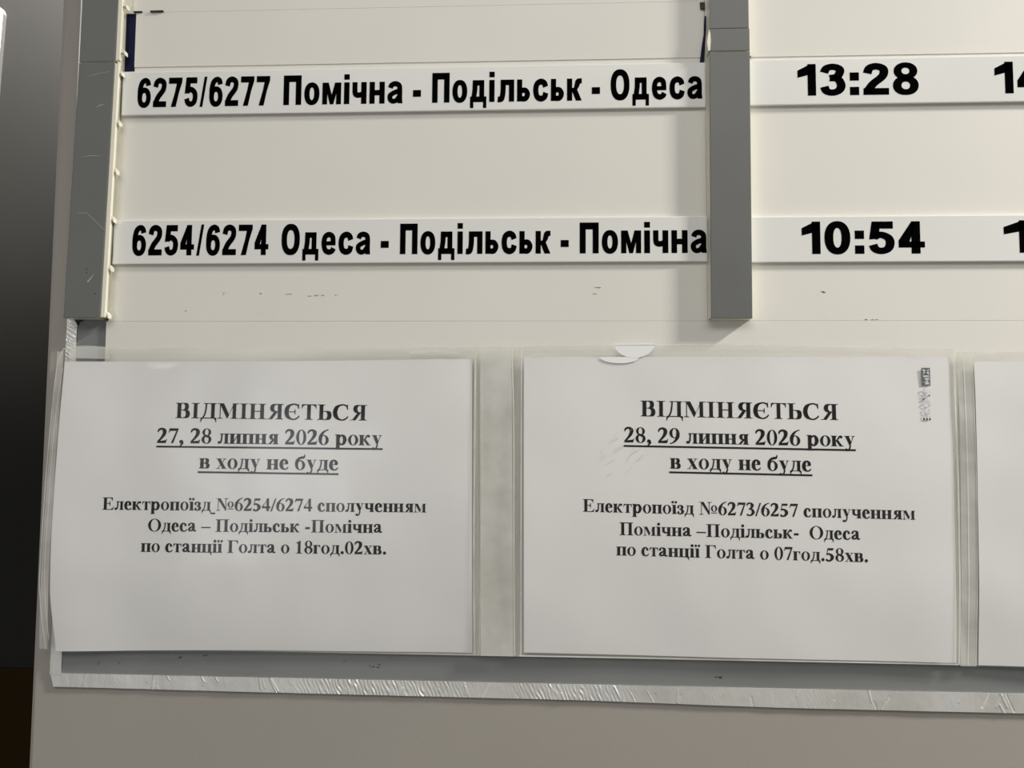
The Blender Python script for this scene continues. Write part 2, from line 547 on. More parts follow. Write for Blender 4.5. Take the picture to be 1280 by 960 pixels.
# digits and signs
g('0', 500, RING(250, 331, 226, 346, 100, 318))
g('1', 500, R(182, 10, 318, 640), slab(90, 420, 182, 318, 0, True), P((60, 560), (180, 600), (300, 688), (318, 688), (318, 600), (190, 540), (64, 545)))
g('2', 500, S([(48, 500, 16), (90, 600, 34), (210, 655, 66), (320, 610, 78), (352, 490, 74), (310, 360, 66), (200, 210, 44), (50, 46, 26)], 60, 34),
  P((28, 20), (70, 92), (400, 110), (440, 180), (470, 180), (424, 0), (28, 0)), P((140, 95), (420, 130), (400, 60), (100, 40)))
g('3', 500, S([(44, 520, 16), (90, 620, 40), (200, 655, 60), (310, 610, 72), (330, 520, 72), (280, 410, 50), (150, 345, 20)], 60, 28), S([(170, 365, 20), (310, 330, 60), (378, 200, 72), (320, 70, 66), (200, 18, 44), (100, 34, 36), (58, 60, 36)], 66, 28), D(72, 56, 50))
g('4', 500, R(270, 0, 398, 676), R(24, 150, 474, 246), P((24, 180), (330, 676), (398, 676), (398, 640), (330, 620), (88, 246), (24, 246)))
g('5', 500, P((120, 670), (440, 670), (405, 560), (105, 560)), P((120, 670), (60, 300), (84, 300), (150, 570)),
  S([(68, 345, 14), (180, 372, 50), (310, 320, 78), (366, 200, 78), (310, 75, 66), (200, 18, 44), (90, 40, 36), (58, 70, 36)], 66, 34), D(76, 62, 54))
g('6', 500, RING(252, 212, 222, 226, 90, 196), S([(96, 210, 70), (120, 400, 68), (230, 570, 50), (350, 650, 30), (455, 680, 14)], 66, 14))
g('7', 500, P((78, 676), (476, 676), (476, 640), (260, 0), (160, 0), (376, 560), (90, 560)), P((78, 676), (28, 470), (54, 470), (100, 550), (170, 572)))
g('8', 500, RING(250, 510, 196, 178, 84, 152), RING(250, 185, 222, 198, 92, 168), P((130, 420), (250, 390), (380, 300), (330, 250), (130, 340)))
g('9', 500, RING(248, 450, 222, 226, 90, 196), S([(404, 452, 70), (380, 262, 68), (270, 92, 50), (150, 12, 30), (45, -18, 14)], 66, 14))
g(',', 250, D(120, 70, 84), S([(150, 80, 52), (160, -20, 46), (60, -140, 12)], 40, 20))
g('.', 250, D(125, 70, 84))
g('-', 333, R(44, 172, 288, 282))
g('–', 500, R(0, 192, 500, 252))
g('/', 278, P((-20, -19), (56, -19), (300, 676), (224, 676)))
g('_', 250, R(-10, -190, 240, -110))

# ---- heavy narrow grotesque (routes) and its wide cut (times)
NARROW, WIDE = {}, {}
GAIN = 0.0


def n(ch, w, *shapes):
    NARROW[ch] = (w + 68, shift([p for s in shapes for p in s], 34))


n('П', 422, R(0, 0, 134, 716), R(288, 0, 422, 716), R(100, 556, 330, 716))
n('О', 450, RING(225, 358, 225, 372, 92, 222, e=.86))
n('о', 360, RING(180, 263, 180, 276, 54, 152, e=.9))
n('м', 442, R(0, 0, 116, 526), R(326, 0, 442, 526), P((60, 526), (146, 526), (222, 230), (222, 60), (180, 0), (116, 250)), P((382, 526), (296, 526), (220, 230), (220, 60), (262, 0), (326, 250)), R(180, 0, 262, 130))
n('і', 128, R(0, 0, 128, 526), R(0, 590, 128, 722))
n('ч', 334, R(206, 0, 334, 526), R(0, 290, 118, 526), S([(59, 310, 59), (76, 236, 59), (140, 212, 55), (240, 232, 50)], 59, 66))
n('н', 356, R(0, 0, 124, 526), R(232, 0, 356, 526), R(100, 200, 256, 330))
n('а', 342, S([(66, 372), (92, 440), (170, 472), (252, 446), (282, 370), (282, 130), (282, 40)], 58, 64),
  S([(262, 296), (160, 262), (64, 196), (66, 96), (130, 50), (215, 84), (268, 160)], 58, 58), P((224, 130), (340, 130), (350, 0), (238, 0)))
n('д', 393, R(62, 396, 340, 526), R(222, 100, 340, 526), P((62, 526), (182, 526), (176, 300), (150, 110), (30, 110), (56, 300)),
  R(0, 0, 393, 134), R(0, -142, 80, 60), R(313, -142, 393, 60))
n('л', 404, R(276, 0, 404, 526), R(76, 396, 300, 526), S([(138, 500), (136, 250), (110, 90), (70, 56), (8, 60)], 62, 68))
n('ь', 316, R(0, 0, 124, 526), S([(100, 262), (200, 262), (250, 168), (200, 66), (100, 66)], 62, 64), R(0, 0, 130, 128), R(60, 200, 130, 326))
n('с', 358, S([(300, 340), (268, 430), (185, 466), (95, 410), (64, 263), (95, 112), (185, 60), (272, 98), (304, 200)], 63, 72))
n('к', 352, R(0, 0, 124, 526), P((90, 200), (170, 330), (200, 480), (250, 526), (352, 532), (352, 410), (312, 405), (285, 330), (230, 240), (140, 200)), P((110, 300), (220, 310), (352, 0), (212, 0), (130, 200)))
n('е', 350, S([(288, 270), (270, 420), (180, 470), (92, 415), (62, 263), (95, 108), (185, 56), (265, 86), (298, 150)], 60, 66), R(90, 214, 346, 312))
n('-', 190, R(0, 150, 190, 312))
n('/', 160, P((-4, -10), (62, -10), (164, 726), (98, 726)))


def digits(F, W, a, b, sb, e=1.0):
    k = W / 320.0

    def X(pts):
        return [(a * .985 + (x - 70) * (W - 2 * a * .985) / 180.0, y) + ((p[2],) if len(p) > 2 else ()) for p in pts for x, y in [p[:2]]]

    def put(ch, w, *shapes):
        F[ch] = (w + 2 * sb, shift([p for s in shapes for p in s], sb))
    b2 = b
    put('0', W, RING(W / 2, 358, W / 2, 372, W / 2 - 2 * a, 372 - 2 * b, e=.9))
    s = 2 * a * .95
    x1 = W * .72
    put('1', x1, R(x1 - s, 0, x1, 722), P((0, 575), (x1 - s, 690), (x1 - s * .7, 722), (x1, 722), (x1, 560), (x1 - s, 470), (0, 410)))
    put('2', W, S(X([(70, 490), (95, 610), (165, 650), (235, 600), (245, 500), (220, 400), (130, 250), (75, 100)]), a, b2), R(4, 0, W, 2 * b), P((4, 0), (6, 100), (a, 210), (2 * a, 150), (2 * a, 20)))
    put('3', W, S(X([(70, 520), (98, 620), (165, 652), (228, 610), (238, 530), (205, 425), (130, 395)]), a, b * .95),
        S(X([(130, 395), (215, 370), (250, 225), (225, 110), (160, 62), (95, 95), (70, 200)]), a, b * .95))
    put('4', W, R(W - 3.0 * a, 0, W - 1.0 * a, 716), R(0, 134, W, 134 + 1.75 * b), P((0, 134), (0, 290), (W - 2.9 * a, 716), (W - a * 1.6, 716), (W - 2.6 * a, 500), (W - 3.2 * a + (-.2 * a), 134 + 1.75 * b), (a * 1.5, 134 + b)))
    put('5', W, P((44 * k, 716), (W - 16 * k, 716), (W - 16 * k, 716 - 2.1 * b), (36 * k, 716 - 2.1 * b)), P((44 * k, 716), (44 * k + 1.9 * a, 716), (20 * k + 2 * a, 330), (10 * k, 318)),
        S(X([(80, 360), (115, 405), (170, 415), (232, 350), (250, 240), (228, 112), (160, 62), (98, 100), (72, 200)]), a, b * .95))
    put('6', W, RING(W / 2, 236, W / 2, 250, W / 2 - 2 * a * .96, 250 - 2 * b * .94, e=.92), S(X([(70, 236), (74, 440), (110, 600), (175, 654), (228, 620), (246, 530)]), a, b * .95))
    l = W * .19
    put('7', W, P((0, 716), (W, 716), (W, 716 - 1.5 * b), (W - 1.2 * a, 716 - 2.1 * b), (0, 716 - 2.1 * b)),
        [[(W - 2.3 * a, 716 - 2 * b), (W, 716 - 1.5 * b), (W * .78, 360), (W * .47, 360)], [(W * .47, 360), (W * .78, 360), (l + 2.05 * a, 0), (l, 0)]])
    put('8', W, RING(W / 2, 535, W * .46, 195, W * .46 - 1.8 * a, 195 - 1.6 * b, e=.95), RING(W / 2, 205, W / 2, 219, W / 2 - 1.95 * a, 219 - 1.75 * b, e=.92))
    return F


digits(NARROW, 322, 58, 71, 27)
digits(WIDE, 545, 93, 76, 42)
WIDE[':'] = (290, R(50, 0, 245, 186) + R(50, 330, 245, 516))


def latin(ch, w, *shapes):
    WIDE[ch] = (w + 110, shift([p for s in shapes for p in s], 55))


latin('E', 480, R(0, 0, 170, 716), R(0, 0, 480, 150), R(0, 566, 480, 716), R(0, 285, 440, 430))
latin('C', 560, S([(470, 500), (390, 630), (270, 650), (110, 540), (85, 358), (110, 176), (270, 66), (390, 86), (470, 216)], 85, 75))
latin('O', 600, RING(300, 358, 300, 372, 140, 230))
latin('N', 560, R(0, 0, 160, 716), R(400, 0, 560, 716), P((0, 716), (170, 716), (560, 0), (390, 0)))
latin('M', 680, R(0, 0, 160, 716), R(520, 0, 680, 716), P((0, 716), (190, 716), (420, 0), (260, 0)), P((680, 716), (490, 716), (260, 0), (420, 0)))
latin('I', 170, R(0, 0, 170, 716))
latin('X', 560, P((0, 716), (190, 716), (560, 0), (370, 0)), P((560, 716), (370, 716), (0, 0), (190, 0)))


def set_text(face, text):
    """polygons of a line of text in type units, and its left and right ink limits"""
    x, out = 0.0, []
    for ch in text:
        adv, shp = face[ch]
        out += shift(shp, x)
        x += adv
    xs = [p[0] for s in out for p in s]
    return out, min(xs), max(xs)


def text_line(name, face, text, x0, z0, x1, z1, cap, depth, m, parent, label=None, up=0.12, under=None, words=None):
    """one line of lettering from (x0, z0) to (x1, z1) along its baseline; under = underline (drop, thickness)"""
    bm = bmesh.new()
    unit = cap / (662.0 if face is SERIF else 716.0)
    runs = words or [(text, x0, x1)]
    for t, a, b in runs:
        shp, lo, hi = set_text(face, t)
        k = (b - a) / (hi - lo)
        for s in shp:
            q = []
            for x, y in s:
                X = a + (x - lo) * k
                Z = z0 + (z1 - z0) * (X - x0) / (x1 - x0) + y * unit
                q.append((X, Z))
            vs = [bm.verts.new(V(x, depth(x, z) + up, z)) for x, z in q]
            try:
                f = bm.faces.new(vs)
            except ValueError:
                continue
            f.normal_update()
            if f.normal.y > 0:
                f.normal_flip()
    if under:
        drop, th, ua, ub = under
        n_ = 24
        pts = [(ua + (ub - ua) * i / n_, z0 + (z1 - z0) * (ua + (ub - ua) * i / n_ - x0) / (x1 - x0) - drop) for i in range(n_ + 1)]
        ribbon(bm, pts, th, depth, up)
    o = link(name, bm, m, parent)
    if label:
        o['label'] = label
    return o


# ---------------------------------------------------------------- the wall end and the passage beside it
bm = bmesh.new()
box(bm, -375.3, 1500, -1550, 1500, -800, 7.2, bev=3.0)
props(settle(link('wall_back', bm, M['wall'])), kind='structure')

bm = bmesh.new()
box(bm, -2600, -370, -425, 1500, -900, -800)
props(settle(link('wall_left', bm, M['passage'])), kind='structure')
bm = bmesh.new()
box(bm, -2600, -377, -1550, -425, -900, -796, bev=2.0)
props(settle(link('trim_1', bm, M['dado'])), kind='structure')
bm = bmesh.new()
box(bm, -2600, 1500, -1650, -1550, -900, 2200)
props(settle(link('floor', bm, mat('grey_terrazzo', (0.16, 0.15, 0.135), 0.5, var=0.2, scale=30))), kind='structure')

# white plate on the passage wall, only its rounded corner in the picture
pl = empty('wall_plate', -1110, -800, 560, 'white rounded plate on the dark passage wall at the far left', 'plate')
bm = bmesh.new()
pts = [(-1190, 560), (-1037, 560)]
for k in range(9):
    a = math.radians(90 * k / 8)
    pts.append((-1047 + 18 * math.cos(a), 782 + 18 * math.sin(a)))
pts += [(-1190, 800)]
flat(bm, pts, -790, -800)
link('plate', bm, M['plate'], pl)
bm = bmesh.new()
flat(bm, [(-1060, 788), (-1038, 786), (-1038, 784.5), (-1060, 786.5)], -789.6, -790.1)
link('slot', bm, M['dark'], pl)

# ---------------------------------------------------------------- the timetable board
board = empty('timetable_board', 200, 0, -187, 'cream railway timetable board with grey posts and foil taped edge on the beige wall', 'board')

bp_ = slab_part('backing_panel', (-358.5, 820, -184.6, 520, 7.3, 8.5), M['backing'], board, bev=0.5)
slab_part('face_panel', (-328.5, 820, -157, 81.0, 8.5, 10.4), M['board'], board, bev=0.12)
fp = slab_part('face_panel', (-327, 113.5, 81.1, 520, 8.5, 10.4), M['board'], board, bev=0.12)
fr_ = slab_part('face_panel', (113.7, 820, 81.1, 520, 8.5, 10.4), M['board'], board, bev=0.12)
o = slab_part('blue_strip', (-322, -314.2, 272, 317, 10.4, 10.9), M['blue'], board, bev=0.1)
o['label'] = 'strip of navy blue backing left bare beside the left post'
bm = bmesh.new()
flat(bm, [(109.6, 270), (112.6, 270), (113.2, 281), (114.4, 296), (114.4, 306), (113.4, 306), (112.6, 292), (111.2, 284)], 11.6, 10.4)
o = link('blue_strip', bm, M['blue'], board)
o['label'] = 'thin sliver of navy blue backing beside the middle post'
for pts, d in (([(110.5, 311), (113.6, 311), (113.6, 316), (110.0, 316)], 12.3), ([(143.0, 274.6), (146.4, 274.9), (146.0, 273.6), (144.3, 271.6)], 12.3),
               ([(-316, 317.7), (-309.5, 317.7), (-309.5, 318.2), (-316, 318.2)], 12.3), ([(-303, 317.6), (-293, 317.6), (-293, 318.5), (-303, 318.4)], 12.3)):
    bm = bmesh.new()
    flat(bm, pts, d, 10.4)
    link('dark_gap', bm, M['dark'], board)

# loose cover plates above the first row
p = slab_part('cover_plate', (-314.5, 112.8, 275.0, 317.6, 10.4, 10.9), M['board'], board, bev=0.1)
p = slab_part('cover_plate', (-316.5, 112.8, 317.7, 520, 10.4, 10.9), M['board'], board, bev=0.1)
p = slab_part('cover_plate', (144.0, 820, 274.6, 520, 10.4, 10.9), M['board'], board, bev=0.2)

# scuffs on the face panels
rnd = random.Random(3)
lo10 = lambda x, z: 10.4


def scuff(bm, x, z, w, h, n_=5, depth=lo10, up=0.1):
    for _ in range(n_):
        a = x + rnd.uniform(-.5, .5) * w
        b = z + rnd.uniform(-.5, .5) * h
        r = rnd.uniform(.25, .8)
        k = rnd.uniform(1.0, 3.0) if w > h else 1.0
        flat(bm, [(a + r * k * math.cos(t) * rnd.uniform(.6, 1.1), b + r * .5 * math.sin(t) * rnd.uniform(.6, 1.1)) for t in [i * math.pi / 3 for i in range(6)]], depth(a, b) + up)


for x, z, w, h, c in ((-191, 101, 8, .6, 3), (-172, 100, 16, .7, 6), (-156, 100.5, 2, .5, 2), (-213, 101.5, 3, 1, 2), (-212, 88, 1, 2, 2), (33, 101, 4, 4, 5), (35, 105, 3, 2, 3),
                      (-268, 89, 2, .6, 2), (-240, 131 - 30, 2, 4, 3)):
    bm = bmesh.new()
    scuff(bm, x, z, w, h, c)
    link('scuff_mark', bm, M['speck'], fp)
for x, z, w, h, c in ((194.5, 101.5, 3, 2, 6), (191.5, 100, 1, 2, 2), (230, 81.8, 6, .3, 4), (227, 81.8, 6, .3, 3)):
    bm = bmesh.new()
    scuff(bm, x, z, w, h, c)
    link('scuff_mark', bm, M['speck'], fr_)

# left post with its toothed rail
post = slab_part('divider_post', (-352.6, -325.2, 82.5, 275.3, 8.5, 18.6), [M['grey'], M['cream']], board, bev=0.5, front_mat=0, other_mat=1, lean=-3.6)
post['label'] = 'grey faced left post of the board with a cream toothed rail'
slab_part('post_segment', (-351.1, -323.4, 275.9, 520, 8.5, 18.6), [M['grey'], M['cream']], post, bev=0.5, front_mat=0, other_mat=1, lean=-1.4)
bm = bmesh.new()
box(bm, -325.0, -321.9, 83.0, 274.5, 15.6, 18.4, bev=0.3, lean=-3.2)
box(bm, -323.0, -319.9, 277.0, 520, 15.6, 18.4, bev=0.3, lean=-1.6)
for zt in (470, 432, 396, 358, 320, 284, 268, 230, 193, 156.5, 120, 85):
    k = (270 - zt) / 190.0
    xt = -322.4 - 3.2 * max(k, 0.0) + (1.6 if zt > 274 else 0)
    flat(bm, [(xt - 1.2, zt + 2.8), (xt + 0.8, zt + 2.2), (xt + 2.6, zt + 0.2), (xt + 2.6, zt - 2.6), (xt + 1.5, zt - 0.8), (xt - 1.2, zt - 0.8)], 17.6, 13.4)
link('toothed_rail', bm, M['cream'], post)
bm = bmesh.new()
box(bm, -325.2, -322.8, 83.3, 274.3, 8.5, 15.6, lean=-3.4)
link('rail_groove', bm, M['groove'], post)
zero = lambda d: (lambda x, z: d)
bm = bmesh.new()
cr = [(-356, 164.0), (-353.2, 161.8), (-349, 160.9), (-345.5, 160.7), (-342.0, 160.9), (-338.5, 157.8), (-335, 154.5), (-331, 150.8), (-327.8, 148.2), (-325.6, 147.0)]
ribbon(bm, [c for c in cr if -352.6 < c[0] < -326], 0.35, zero(18.6), 0.12)
o = link('crack', bm, M['scratch'], post)
o['label'] = 'pale crack across the grey face'
for pts, w in (([(-339.0, 109), (-336.5, 112.0), (-334, 115.5)], [1.2, .9, .2]), ([(-338, 241), (-335, 242.4), (-331.5, 243.2)], [.3, .7, .2]),
               ([(-348, 203.0), (-340, 204.0), (-332, 203.6)], [.2, .4, .2]), ([(-346, 264.5), (-338, 266.6), (-329, 268.2)], [.15, .3, .2])):
    bm = bmesh.new()
    ribbon(bm, pts, w, zero(18.6), 0.12)
    link('scratch', bm, M['scratch'], post)
for x, z in ((-333, 100.5), (-340, 119), (-340, 116)):
    bm = bmesh.new()
    flat(bm, [(x + .5 * math.cos(i * 1.05), z + .5 * math.sin(i * 1.05)) for i in range(6)], 18.72)
    link('speck', bm, M['dark'], post)
bm = bmesh.new()
flat(bm, [(-357.2, 85.2), (-351, 83.4), (-346.5, 82.4), (-350.0, 80.6), (-350.8, 78.4), (-352.2, 80.4), (-354, 83.2)], 9.8, 8.5)
link('chip', bm, M['dark'], post)

# middle post
post = slab_part('divider_post', (115.0, 143.9, 81.5, 275.1, 8.5, 18.6), [M['grey'], M['cream']], board, bev=0.45, front_mat=0, other_mat=1, lean=-0.8)
post['label'] = 'plain grey middle post of the board between routes and times'
slab_part('post_segment', (115.1, 143.9, 275.7, 292.2, 8.5, 18.6), [M['grey'], M['cream']], post, bev=0.4, front_mat=0, other_mat=1)
slab_part('post_segment', (115.4, 143.5, 292.5, 520, 8.5, 18.6), [M['grey'], M['cream']], post, bev=0.4, front_mat=0, other_mat=1)
bm = bmesh.new()
flat(bm, [(114.3, 275.7), (115.5, 276.2), (116.1, 283), (115.9, 288.5), (115.0, 292), (114.0, 287), (113.5, 282)], 18.9, 17.0)
link('chip', bm, M['cream'], post)

# foil tape along the left edge and the bottom edge
crng = random.Random(11)
CREASES = []
for k in range(95):
    x_ = crng.uniform(-362, 820)
    CREASES.append((x_, crng.uniform(-.7, .7), crng.uniform(-190, -174), crng.uniform(3, 9), crng.uniform(.12, .34) * crng.choice((-1, 1, 1)), crng.uniform(.35, .8)))


def foil_depth(x, z):
    w = noise.noise(Vector((x * .05, z * .06, 1.3))) * .28 + noise.noise(Vector((x * .3, z * .2, 7.7))) * .05
    fold = max(math.exp(-((x + 118) / 58.0) ** 4), .8 * math.exp(-((x - 15) / 40.0) ** 4), .35 * max(0.0, noise.noise(Vector((x * .03, 0, 3.0)))))
    w += .25 * fold * math.sin(x * 2.2 + z * 1.0 + 3.5 * noise.noise(Vector((x * .15, z * .12, 0)))) * (.5 + noise.noise(Vector((x * .4, z * .1, 5))))
    for cx, sl, cz, ln, h, wd in CREASES:
        t = x - cx - sl * (z - cz)
        if -4 < t < 4 and abs(z - cz) < ln:
            w += h * math.exp(-(t / wd) ** 2)
    return 9.1 + w


bm = bmesh.new()
bj = lambda u: 0.35 * noise.noise(Vector((u * 40, 2, 0)))
sheet(bm, [(0, -360.5), (1, -358)], [(0, 820), (1, 820)], [(u / 40, -175.7 + bj(u / 40)) for u in range(41)],
      [(0, -185.2), (.15, -186.0), (.31, -186.4), (.45, -188.6), (1, -189.0)], foil_depth, 2400, 10, thick=0.5)
o = link('foil_tape', bm, M['foil'], board)
o['label'] = 'crinkled silver foil tape along the bottom edge'
bm = bmesh.new()
sheet(bm, [(0, -359.4), (.5, -359.0), (1, -360.8)], [(0, -351.2), (.5, -351.2), (1, -352.4)], [(0, 520), (1, 520)], [(0, -176.5), (1, -176.0)],
      lambda x, z: foil_depth(z - 186, x) + .25, 6, 500, thick=0.5)
o = link('foil_tape', bm, M['foil'], board)
o['label'] = 'crinkled silver foil tape along the left edge'
# marks on the grey band under the notices
for x, z, w, h, c in ((-205 + 60, -163, 2, 2, 2), (-182, -160, 1.5, 2, 2), (-310, -168, 1, 3, 2), (-325, -168, 1, 2, 2), (-264, -163, 5, 2, 5), (-246, -161, 2, 1, 2), (-126, -166, 14, 2, 6), (-112, -160, 2, 3, 3), (118, -169, 8, 1, 3)):
    bm = bmesh.new()
    scuff(bm, x, z, w, h, c, depth=zero(8.5))
    link('scuff_mark', bm, M['dark'], bp_)

# ---------------------------------------------------------------- the lettered slats
SL = 'white lettered slats in the board'


def slat(x0, x1, z0, z1, label):
    t = empty('route_sign', (x0 + x1) / 2, 10.4, z0, label, 'sign', SL)
    slab_part('strip', (x0, x1, z0, z1, 10.5, 13.0), M['slat'], t, bev=0.7)
    return t


NB = zero(13.0)
s = slat(-322.0, 113.3, 236.8, 270.3, 'long white slat with black route lettering beginning 6275/6277, upper of the two')
text_line('route_number', NARROW, '6275/6277', -309.7, 242.7, -208.5, 242.8, 22.6, NB, M['ink'], s)
text_line('route_name', NARROW, '', -198.1, 242.9, 110.8, 243.1, 22.6, NB, M['ink'], s,
          words=[('Помічна', -198.1, -108.6), ('-', -100.9, -94.9), ('Подільськ', -86.6, 23.6), ('-', 30.9, 36.9), ('Одеса', 44.6, 110.8)])
s = slat(-324.4, 113.3, 123.5, 156.6, 'long white slat with black route lettering beginning 6254/6274, lower of the two')
text_line('route_number', NARROW, '6254/6274', -309.4, 130.0, -206.5, 129.8, 22.8, NB, M['ink'], s)
text_line('route_name', NARROW, '', -196.8, 130.0, 112.9, 129.7, 22.6, NB, M['ink'], s,
          words=[('Одеса', -196.8, -130.7), ('-', -123.0, -117.1), ('Подільськ', -108.8, 1.0), ('-', 8.4, 14.2), ('Помічна', 22.1, 112.9)])
s = slat(144.4, 800, 237.6, 271.5, 'white slat right of the middle post showing the time 13:28')
text_line('departure_time', WIDE, '13:28', 179.0, 244.2, 264.4, 244.0, 23.2, NB, M['ink'], s)
text_line('arrival_time', WIDE, '14', 317.4, 243.7, 351.0, 243.7, 23.0, NB, M['ink'], s)
s = slat(143.6, 800, 122.6, 155.9, 'white slat right of the middle post showing the time 10:54')
text_line('departure_time', WIDE, '10:54', 179.9, 128.5, 265.5, 128.4, 23.2, NB, M['ink'], s)
text_line('arrival_time', WIDE, '1', 319.9, 128.6, 339, 128.6, 23.0, NB, M['ink'], s)


# ---------------------------------------------------------------- the notices in their clear sleeves
def wave(seed, amp):
    def f(x, z):
        return amp * (noise.noise(Vector((x * .009, z * .009, seed))) + .45 * noise.noise(Vector((x * .022, z * .02, seed + 5))))
    return f


w1, w2, w3 = wave(1.7, 1.3), wave(8.3, 1.0), wave(14.1, 1.2)


def bow(z):
    # sheets belly out a little between their top and bottom edges
    return math.sin(math.pi * max(0.0, min(1.0, (z + 158) / 212.0)))


def tuck(z):
    # and curl back towards the board along the bottom
    t = max(0.0, min(1.0, (-90 - z) / 66.0))
    return t * t


def d1(x, z):
    # the left margin lifts away from the board and rolls back at its edge
    t = max(0.0, min(1.0, (-300 - x) / 60.0))
    return 13.6 + w1(x, z) + 1.8 * t * t * (3 - 2 * t) + 2.6 * bow(z) - 2.0 * tuck(z)


def d2(x, z):
    return 13.9 + w2(x, z) + 2.2 * bow(z) - 1.0 * tuck(z)


def d3(x, z):
    t = max(0.0, min(1.0, (345 - x) / 50.0))
    return 14.3 + w3(x, z) - 0.8 * t + 2.0 * bow(z) - 1.0 * tuck(z)


def notice(name, left, rightc, top, bot, depth, label):
    xs = [v for _, v in left]
    t = empty(name, sum(xs) / len(xs) + 150, 13, bot[0][1], label, 'notice', 'printed notices in sleeves')
    bm = bmesh.new()
    sheet(bm, left, rightc, top, bot, depth, 60, 44, thick=0.12)
    link('sheet', bm, M['paper'], t, smooth=True)
    return t


n1 = notice('paper_notice', [(0, -356.0), (.28, -357.6), (.58, -358.9), (.8, -358.6), (1, -354.0)], [(0, -55.0), (1, -53.2)],
            [(0, 50.8), (.5, 51.2), (1, 53.1)], [(0, -158.6), (.5, -155.6), (1, -154.6)], d1,
            'white printed cancellation notice for 27 and 28 July, leftmost, with a curling left edge')
n2 = notice('paper_notice', [(0, -17.8), (1, -16.8)], [(0, 279.2), (1, 278.2)], [(0, 54.6), (.5, 55.0), (1, 54.9)],
            [(0, -153.2), (.5, -154.2), (1, -154.6)], d2, 'white printed cancellation notice for 28 and 29 July, in the middle')
n3 = notice('paper_notice', [(0, 296.4), (.5, 295.0), (1, 293.6)], [(0, 593), (1, 591)], [(0, 51.8), (1, 51.0)],
            [(0, -156.2), (1, -156.6)], d3, 'white sheet at the right edge, mostly cut off, its print out of view')

PR = M['print']
text_line('heading', SERIF, 'ВІДМІНЯЄТЬСЯ', -271.5, 9.6, -130.6, 8.5, 11.1, d1, PR, n1)
text_line('date_line', SERIF, '27, 28 липня 2026 року', -284.0, -8.6, -119.1, -9.3, 10.5, d1, PR, n1, under=(2.6, 1.25, -284.4, -118.6))
text_line('text_line', SERIF, 'в ходу не буде', -252.2, -26.7, -150.4, -27.3, 10.5, d1, PR, n1, under=(2.7, 1.25, -253, -150))
text_line('text_line', SERIF, 'Електропоїзд_№6254/6274 сполученням', -322.5, -57.0, -86.5, -56.5, 8.8, d1, PR, n1)
text_line('text_line', SERIF, 'Одеса – Подільськ -Помічна', -288.2, -72.1, -117.8, -71.3, 8.8, d1, PR, n1)
text_line('text_line', SERIF, 'по станції Голта о 18год.02хв.', -293.0, -86.8, -114.9, -86.4, 8.8, d1, PR, n1)
text_line('heading', SERIF, 'ВІДМІНЯЄТЬСЯ', 65.0, 12.5, 201.9, 10.5, 11.1, d2, PR, n2)
text_line('date_line', SERIF, '28, 29 липня 2026 року', 53.4, -6.0, 212.8, -7.9, 10.5, d2, PR, n2, under=(2.5, 1.3, 53, 213.2))
text_line('text_line', SERIF, 'в ходу не буде', 85.2, -24.1, 182.6, -25.4, 10.5, d2, PR, n2, under=(2.6, 1.3, 84.6, 183.2))
text_line('text_line', SERIF, 'Електропоїзд №6273/6257 сполученням', 24.2, -54.7, 252.3, -57.8, 8.8, d2, PR, n2)
text_line('text_line', SERIF, 'Помічна –Подільськ-  Одеса', 49.8, -70.6, 215.0, -72.1, 8.8, d2, PR, n2)
text_line('text_line', SERIF, 'по станції Голта о 07год.58хв.', 47.5, -84.7, 219.9, -87.2, 8.8, d2, PR, n2)


def half_disc(xc, zt, rx, rz):
    return [(xc + rx * math.cos(math.pi + math.pi * k / 14), zt + rz * math.sin(math.pi + math.pi * k / 14)) for k in range(15)]


def sleeve(label, left, rightc, top, bot, depth, strips, edge_lines, notches, notch_discs):
    zs = [v for _, v in bot]
    t = empty('plastic_sleeve', (left[0][1] + rightc[0][1]) / 2, 10.5, min(zs), label, 'sleeve', 'clear plastic sleeves on the board')
    bm = bmesh.new()
    sheet(bm, left, rightc, top, bot, lambda x, z: depth(x, z) - 0.6, 40, 30)
    link('back_film', bm, M['film'], t, smooth=True)

    def keep(x, z):
        return not any(((x - a) / c) ** 2 + ((z - b) / e) ** 2 < 1 and z < b + .01 for a, b, c, e in notches)
    bm = bmesh.new()
    fw = lambda x, z: depth(x, z) + 0.6 + .2 * noise.noise(Vector((x * .03, z * .03, 40)))
    sheet(bm, left, rightc, top, bot, fw, 150, 110, keep=keep if notches else None)
    link('front_film', bm, M['film'], t, smooth=True)
    for a, b, z0, z1 in strips:
        bm = bmesh.new()
        sheet(bm, [(0, a[0]), (1, a[1])], [(0, b[0]), (1, b[1])], [(0, z1), (1, z1)], [(0, z0), (1, z0)], lambda x, z: depth(x, z) + 0.9, 8, 40)
        link('binding_strip', bm, M['strip'], t, smooth=True)
    bm = bmesh.new()
    for pts, w in edge_lines:
        q = crom(pts, 10)
        ribbon(bm, q, w, lambda x, z: depth(x, z) + 1.1, 0.0)
    link('seam_and_highlight', bm, M['edge_line'], t)  # pale ribbons: real welds plus painted highlights on top edges and film arches
    for xc, zt, rx, rz in notch_discs:
        bm = bmesh.new()
        flat(bm, half_disc(xc, zt, rx, rz), depth(xc, zt) + 0.85)
        link('thumb_notch', bm, M['notch_white'], t)  # white half disc paints in the brighter look of a thumb notch
    return t, fw


